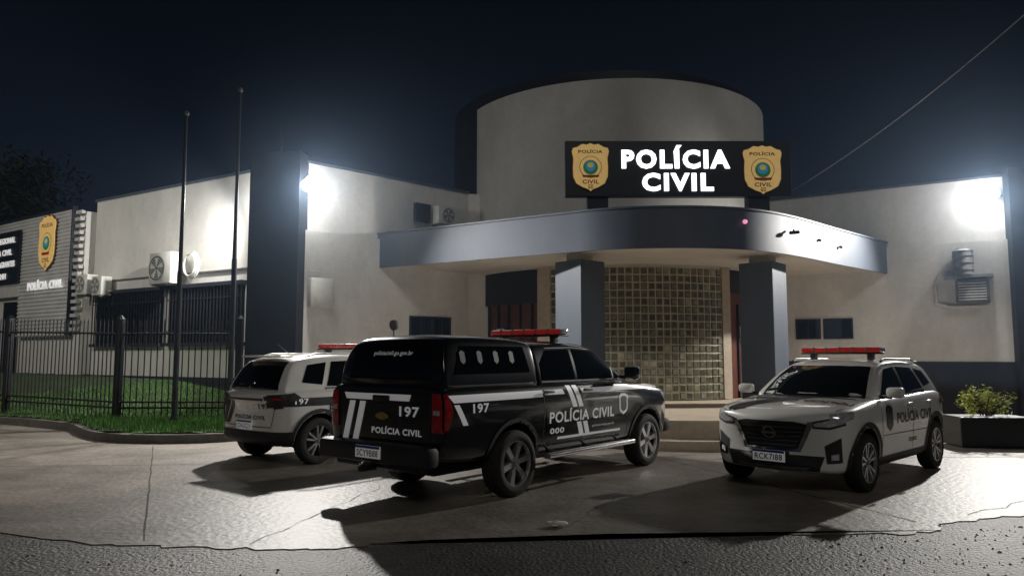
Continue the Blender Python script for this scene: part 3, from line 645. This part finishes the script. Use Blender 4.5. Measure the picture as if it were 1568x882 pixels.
    v.P('stripe_rear',[(.66,1.18),(.62,1.11),(-.42,1.11),(-.45,1.18)],'x',mDecW,.006,-1)
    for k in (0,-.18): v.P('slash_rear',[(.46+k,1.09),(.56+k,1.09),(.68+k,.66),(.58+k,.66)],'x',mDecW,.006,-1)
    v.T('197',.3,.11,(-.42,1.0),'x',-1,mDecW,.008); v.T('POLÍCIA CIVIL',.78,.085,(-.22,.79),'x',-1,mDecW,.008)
    v.P('maker_emblem',[(a*.8,b) for a,b in [(.12,.955),(.04,.955),(.04,.98),(-.04,.98),(-.04,.955),(-.12,.955),(-.14,.925),(-.04,.925),(-.04,.90),(.04,.90),(.04,.925),(.14,.925)]],'x',mGoldM,.014,-1)
    bm=bmesh.new(); bbox(bm,(-2.84,0,.56),(.20,1.76,.22),.05); bbox(bm,(-2.80,.0,.44),(.12,1.3,.1),.03); mk('rear_bumper',bm,mPlast,v.r,40)
    plate(v,-2.95,.57,'SCY9B88',-1); v.box('tow_bar',(-2.95,.0,.40),(.22,.06,.06),mIron,.01); bm=bmesh.new(); bmesh.ops.create_uvsphere(bm,u_segments=14,v_segments=10,radius=.03); mk('tow_ball',bm,mChrome,v.r,60,Matrix.Translation((-3.03,0,.46)))
    v.PM('headlamp',[(.45,1.0),(.84,1.06),(.86,.92),(.5,.86)],mClear,.01,1); v.P('headlamp_side',[(2.2,1.04),(1.98,1.06),(2.12,.92),(2.36,.90)],'y',mClear,.008,L=.04)
    v.P('grille',[(-.44,1.0),(.44,1.0),(.40,.66),(-.40,.66)],'x',mPlast,.01,1); v.box('front_bumper',(2.42,0,.52),(.2,1.6,.2),mPlast,.05); plate(v,2.54,.55,'SCY9B88',1)
    for x in (1.55,-1.55):
        for y in (.82,-.82): v.wheel(x,y,Rw,.25,'six')
    v.box('chassis',(-.1,0,.36),(4.6,.9,.16),mIron,.02); bm=bmesh.new(); cyl(bm,(-1.55,-.8,Rw),(-1.55,.8,Rw),.06); bmesh.ops.create_uvsphere(bm,u_segments=12,v_segments=8,radius=.14,matrix=Matrix.Translation((-1.55,0,Rw))); mk('rear_axle',bm,mIron,v.r,40)
    lightbar(v,-.12,1.86,1.22)
    bm=bmesh.new(); cyl(bm,(-2.1,.55,1.82),(-2.1,.55,1.92),.012); cyl(bm,(-2.12,.55,1.965),(-2.09,.55,1.97),.065,n=20); mk('stem_disc',bm,mSteel,v.r,30)  # small steel disc on a short stem
pickup()
def suv(name,loc,rot,H=1.58,dark_rim=False,kind='a',ptxt='RCK7I88'):
    v=Veh(name,loc,rot); Rw=.34; wb=1.31
    v.loft('lower_body',[LS(2.12,.36,.76,.46,.16),LS(2.10,.28,.84,.64,.20),LS(2.03,.24,.91,.78,.20),LS(1.85,.22,.965,.855,.12),LS(1.5,.22,1.0,.88,.04),LS(1.15,.22,1.035,.885),LS(.8,.22,1.075,.885,0,.025),LS(.3,.22,1.075,.88,0,.02),LS(-.5,.22,1.085,.88,0,.02),LS(-1.2,.22,1.105,.89,0,.02),LS(-1.75,.26,1.10,.875,-.04,.02),LS(-1.98,.30,1.08,.82,-.12,.02),LS(-2.06,.34,1.02,.74,-.14,.0),LS(-2.08,.38,.98,.62,-.12,.0)],[mWhiteP,mPlast],
        cut=[(wb,Rw+.01,Rw+.055,.58,1.2),(-wb,Rw+.01,Rw+.055,.58,1.2)])
    z0=1.05; top=H-.045
    v.loft('greenhouse',[GS(1.02,z0+.01,z0,.80,.38,.24),GS(.95,z0+.05,z0,.80,.38,.24),GS(.55,z0+.28,z0,.80,.38,.17),GS(.22,top-.09,z0,.80,.38,.10),GS(.05,top-.035,z0,.80,.38,.05),GS(-.4,top,z0,.80,.38),GS(-1.0,top-.01,z0,.80,.38),GS(-1.45,top-.05,z0,.80,.38),GS(-1.68,top-.09,z0,.79,.38,-.05),GS(-1.82,top-.26,z0,.78,.38,-.10),GS(-1.95,z0+.1,z0,.77,.38,-.12),GS(-1.98,z0+.02,z0,.76,.38,-.12)],[mWhiteP,mPlast])
    v.P('windscreen',[(.90,-.70),(1.0,-.35),(1.02,0),(1.0,.35),(.90,.70),(.18,.54),(.24,.3),(.26,0),(.24,-.3),(.18,-.54)],'z',mBlackG,.006,1)
    v.P('side_window',[(.62,1.10),(.10,top-.12),(-.28,top-.09),(-.28,1.11)],'y',mBlackG,.006); v.P('side_window',[(-.36,1.11),(-.36,top-.09),(-.95,top-.11),(-1.12,1.14)],'y',mBlackG,.006)
    v.P('quarter_window',[(-1.2,1.16),(-1.05,top-.12),(-1.4,top-.16),(-1.55,1.20)],'y',mBlackG,.006)
    v.P('pillar_black',[(-.28,1.11),(-.28,top-.09),(-.36,top-.09),(-.36,1.11)],'y',mPlast,.005)
    v.line('belt_trim',[(.7,1.09),(-1.15,1.11)],.02,'y',mPlast,.009)
    v.P('rear_window',[(-.64,1.10),(.64,1.10),(.54,top-.11),(-.54,top-.11)],'x',mBlackG,.006,-1)
    v.P('cowl_black',[(1.08,-.66),(1.12,0),(1.08,.66),(1.03,.66),(1.06,0),(1.03,-.66)],'z',mPlast,.006,1)
    v.box('rear_spoiler',(-1.68,0,top-.03),(.22,1.06,.03),mWhiteP,.012)
    v.P('sill_cladding',[(.93,.24),(.93,.36),(-.93,.36),(-.93,.24)],'y',mPlast,.010)
    for cx in (wb,-wb): v.P('arch_cladding',arc(cx,Rw+.01,Rw+.125,-14,194)+arc(cx,Rw+.01,Rw+.066,194,-14),'y',mPlast,.012)
    for pts in ([(.78,1.07),(.84,.9),(.84,.4)],[(-.32,1.10),(-.32,.38)],[(-1.16,1.12),(-1.12,.98),(-.96,.72),(-.93,.4)]): v.line('door_gap',pts,.011,'y',mPlast,.003)
    v.line('crease',[(.8,.62),(-1.0,.60)],.012,'y',mGrey,.002)
    for x in (-.17,-.98):
        for sg in (1,-1): v.box('door_handle',(x,sg*.89,.97),(.17,.03,.03),mWhiteP,.012)
    for sg in (1,-1):
        v.box('mirror_arm',(.66,sg*.87,1.08),(.05,.14,.04),mPlast,.01); bm=bmesh.new(); bbox(bm,(.68,sg*.99,1.14),(.13,.21,.13),.045); mk('wing_mirror',bm,mWhiteP,v.r,40)
        bm=bmesh.new(); bbox(bm,(.612,sg*.99,1.14),(.006,.17,.10),.002); mk('mirror_glass',bm,mChrome,v.r)
        curve('roof_rail',[(.0,sg*.60,top-.02),(-.1,sg*.60,top+.015),(-1.2,sg*.60,top+.01),(-1.4,sg*.59,top-.04)],.016,mSteel if kind=='a' else mWhiteP,v.r)
    for x in (wb,-wb):
        for y in (.775,-.775): v.wheel(x,y,Rw,.21,'twin',dark_rim)
    lightbar(v,-.25,top+.085,1.10)
    v.P('grille',[(-.46,.80),(-.30,.83),(.30,.83),(.46,.80),(.33,.50),(-.33,.50)],'x',mPlast,.008,1)
    for j in range(5): v.P('grille_bar',[(-.38+.02*j,.77-.055*j),(.38-.02*j,.77-.055*j),(.375-.02*j,.76-.055*j),(-.375+.02*j,.76-.055*j)],'x',mGrey,.014,1)
    v.PM('grille_chrome',[(.44,.83),(.50,.83),(.35,.485),(.0,.485),(.0,.51),(.31,.51)],mChrome,.016,1)
    e=[(.075*math.cos(t*math.pi/12),.70+.075*math.sin(t*math.pi/12)) for t in range(24)]; v.P('maker_emblem',e,'x',mChrome,.022,1); v.P('maker_emblem_in',[(a*.75,.70+(b-.70)*.75) for a,b in e],'x',mPlast,.025,1); v.P('maker_emblem_bar',[(-.085,.685),(.085,.685),(.085,.715),(-.085,.715)],'x',mChrome,.028,1)
    v.P('lower_intake',[(-.60,.44),(.60,.44),(.54,.27),(-.54,.27)],'x',mPlast,.008,1); v.P('skid_trim',[(-.45,.31),(.45,.31),(.40,.28),(-.40,.28)],'x',mGrey,.013,1)
    v.PM('fog_recess',[(.60,.56),(.76,.66),(.76,.38),(.62,.36)],mPlast,.008,1); v.PM('fog_lamp',[(.66,.46),(.73,.48),(.73,.41),(.66,.40)],mClear,.014,1)
    v.PM('headlamp_housing',[(.47,.83),(.60,.86),(.78,.90),(.80,.80),(.66,.75),(.49,.76)],mPlast,.008,1,.04); v.PM('headlamp',[(.50,.815),(.62,.845),(.78,.88),(.79,.82),(.66,.775),(.50,.78)],mClear,.013,1,.04)
    v.P('headlamp_wrap',[(1.86,.92),(1.60,.95),(1.66,.87),(1.92,.81)],'y',mClear,.010,L=.04)
    h,_=v.cast(0,.40,'x',1); plate(v,h.x+.03,.42,ptxt,1); v.box('plate_mount',(h.x-.02,0,.42),(.08,.44,.15),mPlast,.01)
    if kind=='a':
        for a in (0,.22): v.P('bonnet_stripe',[(1.95-a*.1,-.70+a*.2),(1.95-a*.1,-.60+a),(1.12,.02+a*.7),(1.12,-.16+a*.7)],'z',mDecB,.005,1)
        v.P('bonnet_band',[(1.30,-.72),(1.30,-.22),(1.20,-.2),(1.20,-.74)],'z',mDecB,.006,1)
        v.T('POLÍCIA CIVIL',1.05,.18,(1.42,.22),'z',1,mDecB,.006,R(-90))
        v.line('bonnet_gap',[(2.0,-.62),(1.5,-.76),(1.0,-.78)],.012,'z',mPlast,.004,1); v.line('bonnet_gap',[(2.0,.62),(1.5,.76),(1.0,.78)],.012,'z',mPlast,.004,1)
    for sg in (1,-1):
        v.T('POLÍCIA CIVIL',1.45,.17,(-.42,.82),'y',sg,mDecB,.0045)
        v.P('side_badge',[(.58+a,.82+b) for a,b in shield(.24,.32)],'y',mDecB,.007,sg); v.T('000',.3,.06,(-.3,.50),'y',sg,mDecB)
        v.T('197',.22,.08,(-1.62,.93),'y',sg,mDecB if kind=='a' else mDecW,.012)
    if kind=='b':
        v.P('side_band',[(-1.95,.98),(-1.95,.86),(.8,.86),(.8,.96),(-1.0,.98)],'y',mDecB,.006)
    v.PM('tail_lamp',[(.46,1.0),(.70,1.03),(.79,.98),(.79,.84),(.66,.82),(.60,.93),(.46,.95)],mRed if kind=='a' else mPlast,.010,-1,.04)
    v.PM('tail_lamp_lens',[(.62,.99),(.76,.98),(.76,.95),(.64,.95)],mRed,.016,-1,.04)
    v.P('tail_lamp_side',[(-1.98,1.02),(-1.72,1.05),(-1.62,.98),(-1.80,.90),(-1.96,.84)],'y',mPlast if kind=='b' else mRed,.012,L=.04)
    v.P('rear_lower',[(-.80,.50),(.80,.50),(.76,.32),(-.76,.32)],'x',mPlast,.012,-1); v.line('tailgate_gap',[(-.60,1.1),(-.66,.8),(-.6,.56),(.6,.56),(.66,.8),(.60,1.1)],.012,'x',mPlast,.004,-1)
    v.P('rear_lower_side',[(-2.08,.50),(-1.72,.50),(-1.72,.30),(-2.08,.30)],'y',mPlast,.012)
    v.P('tail_strip',[(-.44,.975),(.44,.975),(.44,.945),(-.44,.945)],'x',mPlast,.010,-1)
    for a in (0,.16): v.P('rear_slash',[(.30+a,.93),(.42+a,.93),(.60+a*.9,.58),(.48+a*.9,.58)],'x',mDecB,.006,-1)
    v.T('POLÍCIA CIVIL',.8,.075,(-.08,.70),'x',-1,mDecB,.009); v.T('197',.24,.08,(-.44,.86),'x',-1,mDecB,.009)
    h,_=v.cast(0,.6,'x',-1); plate(v,h.x-.015,.58,'SDA2C31',-1)
    bm=bmesh.new(); cyl(bm,(-1.3,0,top+.02),(-1.5,0,top+.16),.008,.004,6); mk('antenna',bm,mPlast,v.r)
    v.box('rear_wiper',(-1.93,.1,1.17),(.02,.4,.02),mPlast,.004); v.box('floor_pan',(0,0,.27),(3.0,1.0,.08),mIron,.01)
suv('police_suv',(4.52,10.40,.009),R(225),1.58)
suv('police_suv',(-2.70,12.70,.009),R(50.5),1.66,kind='b',ptxt='SDA2C31',dark_rim=True)
# ---------------------------------------------------------------- world, fill, camera
w=bpy.data.worlds.new('World'); bpy.context.scene.world=w; w.use_nodes=True; nt=w.node_tree
bg=nt.nodes['Background']; sk=nt.nodes.new('ShaderNodeTexSky'); sk.sky_type='NISHITA'; sk.sun_disc=False; sk.sun_elevation=R(-6); sk.sun_rotation=R(200)
nt.links.new(sk.outputs[0],bg.inputs[0]); bg.inputs[1].default_value=.05
b2=nt.nodes.new('ShaderNodeBackground'); tc=nt.nodes.new('ShaderNodeTexCoord'); sp=nt.nodes.new('ShaderNodeSeparateXYZ'); nt.links.new(tc.outputs['Generated'],sp.inputs[0])
cr=nt.nodes.new('ShaderNodeValToRGB'); nt.links.new(sp.outputs[2],cr.inputs[0])
cr.color_ramp.elements[0].position=0; cr.color_ramp.elements[0].color=(.011,.016,.028,1); cr.color_ramp.elements[1].position=.5; cr.color_ramp.elements[1].color=(.0014,.0021,.0036,1)
e=cr.color_ramp.elements.new(.25); e.color=(.0038,.0062,.0115,1)
nt.links.new(cr.outputs[0],b2.inputs[0]); b2.inputs[1].default_value=1
ad=nt.nodes.new('ShaderNodeAddShader'); nt.links.new(bg.outputs[0],ad.inputs[0]); nt.links.new(b2.outputs[0],ad.inputs[1]); nt.links.new(ad.outputs[0],nt.nodes['World Output'].inputs[0])
l=bpy.data.lights.new('fill_sun','SUN'); l.energy=.26; l.angle=R(15); l.color=(1,.95,.88); o=bpy.data.objects.new('fill_sun',l); COL.objects.link(o); o.rotation_euler=(R(55),0,R(8))  # soft sun added from behind the camera as general fill
hz=bpy.data.materials.new('glow_haze'); hz.use_nodes=True; nt=hz.node_tree; nt.nodes.remove(nt.nodes['Principled BSDF']); vs=nt.nodes.new('ShaderNodeVolumeScatter'); vs.inputs['Density'].default_value=.0022; vs.inputs['Anisotropy'].default_value=.6; vs.inputs['Color'].default_value=(.5,.7,1,1); nt.links.new(vs.outputs[0],nt.nodes['Material Output'].inputs['Volume'])
box('glow_haze',(1,19,8),(60,13,14),hz)  # thin haze volume added to imitate bloom around the floodlights
cam=bpy.data.cameras.new('Camera'); cam.lens=26; cam.sensor_width=36; cam.clip_end=1500; co=bpy.data.objects.new('Camera',cam); COL.objects.link(co); co.location=(0,0,1.6); co.rotation_euler=(R(95.25),0,0)
sc=bpy.context.scene; sc.camera=co; sc.view_settings.view_transform='Standard'; sc.view_settings.look='None'; sc.view_settings.exposure=0
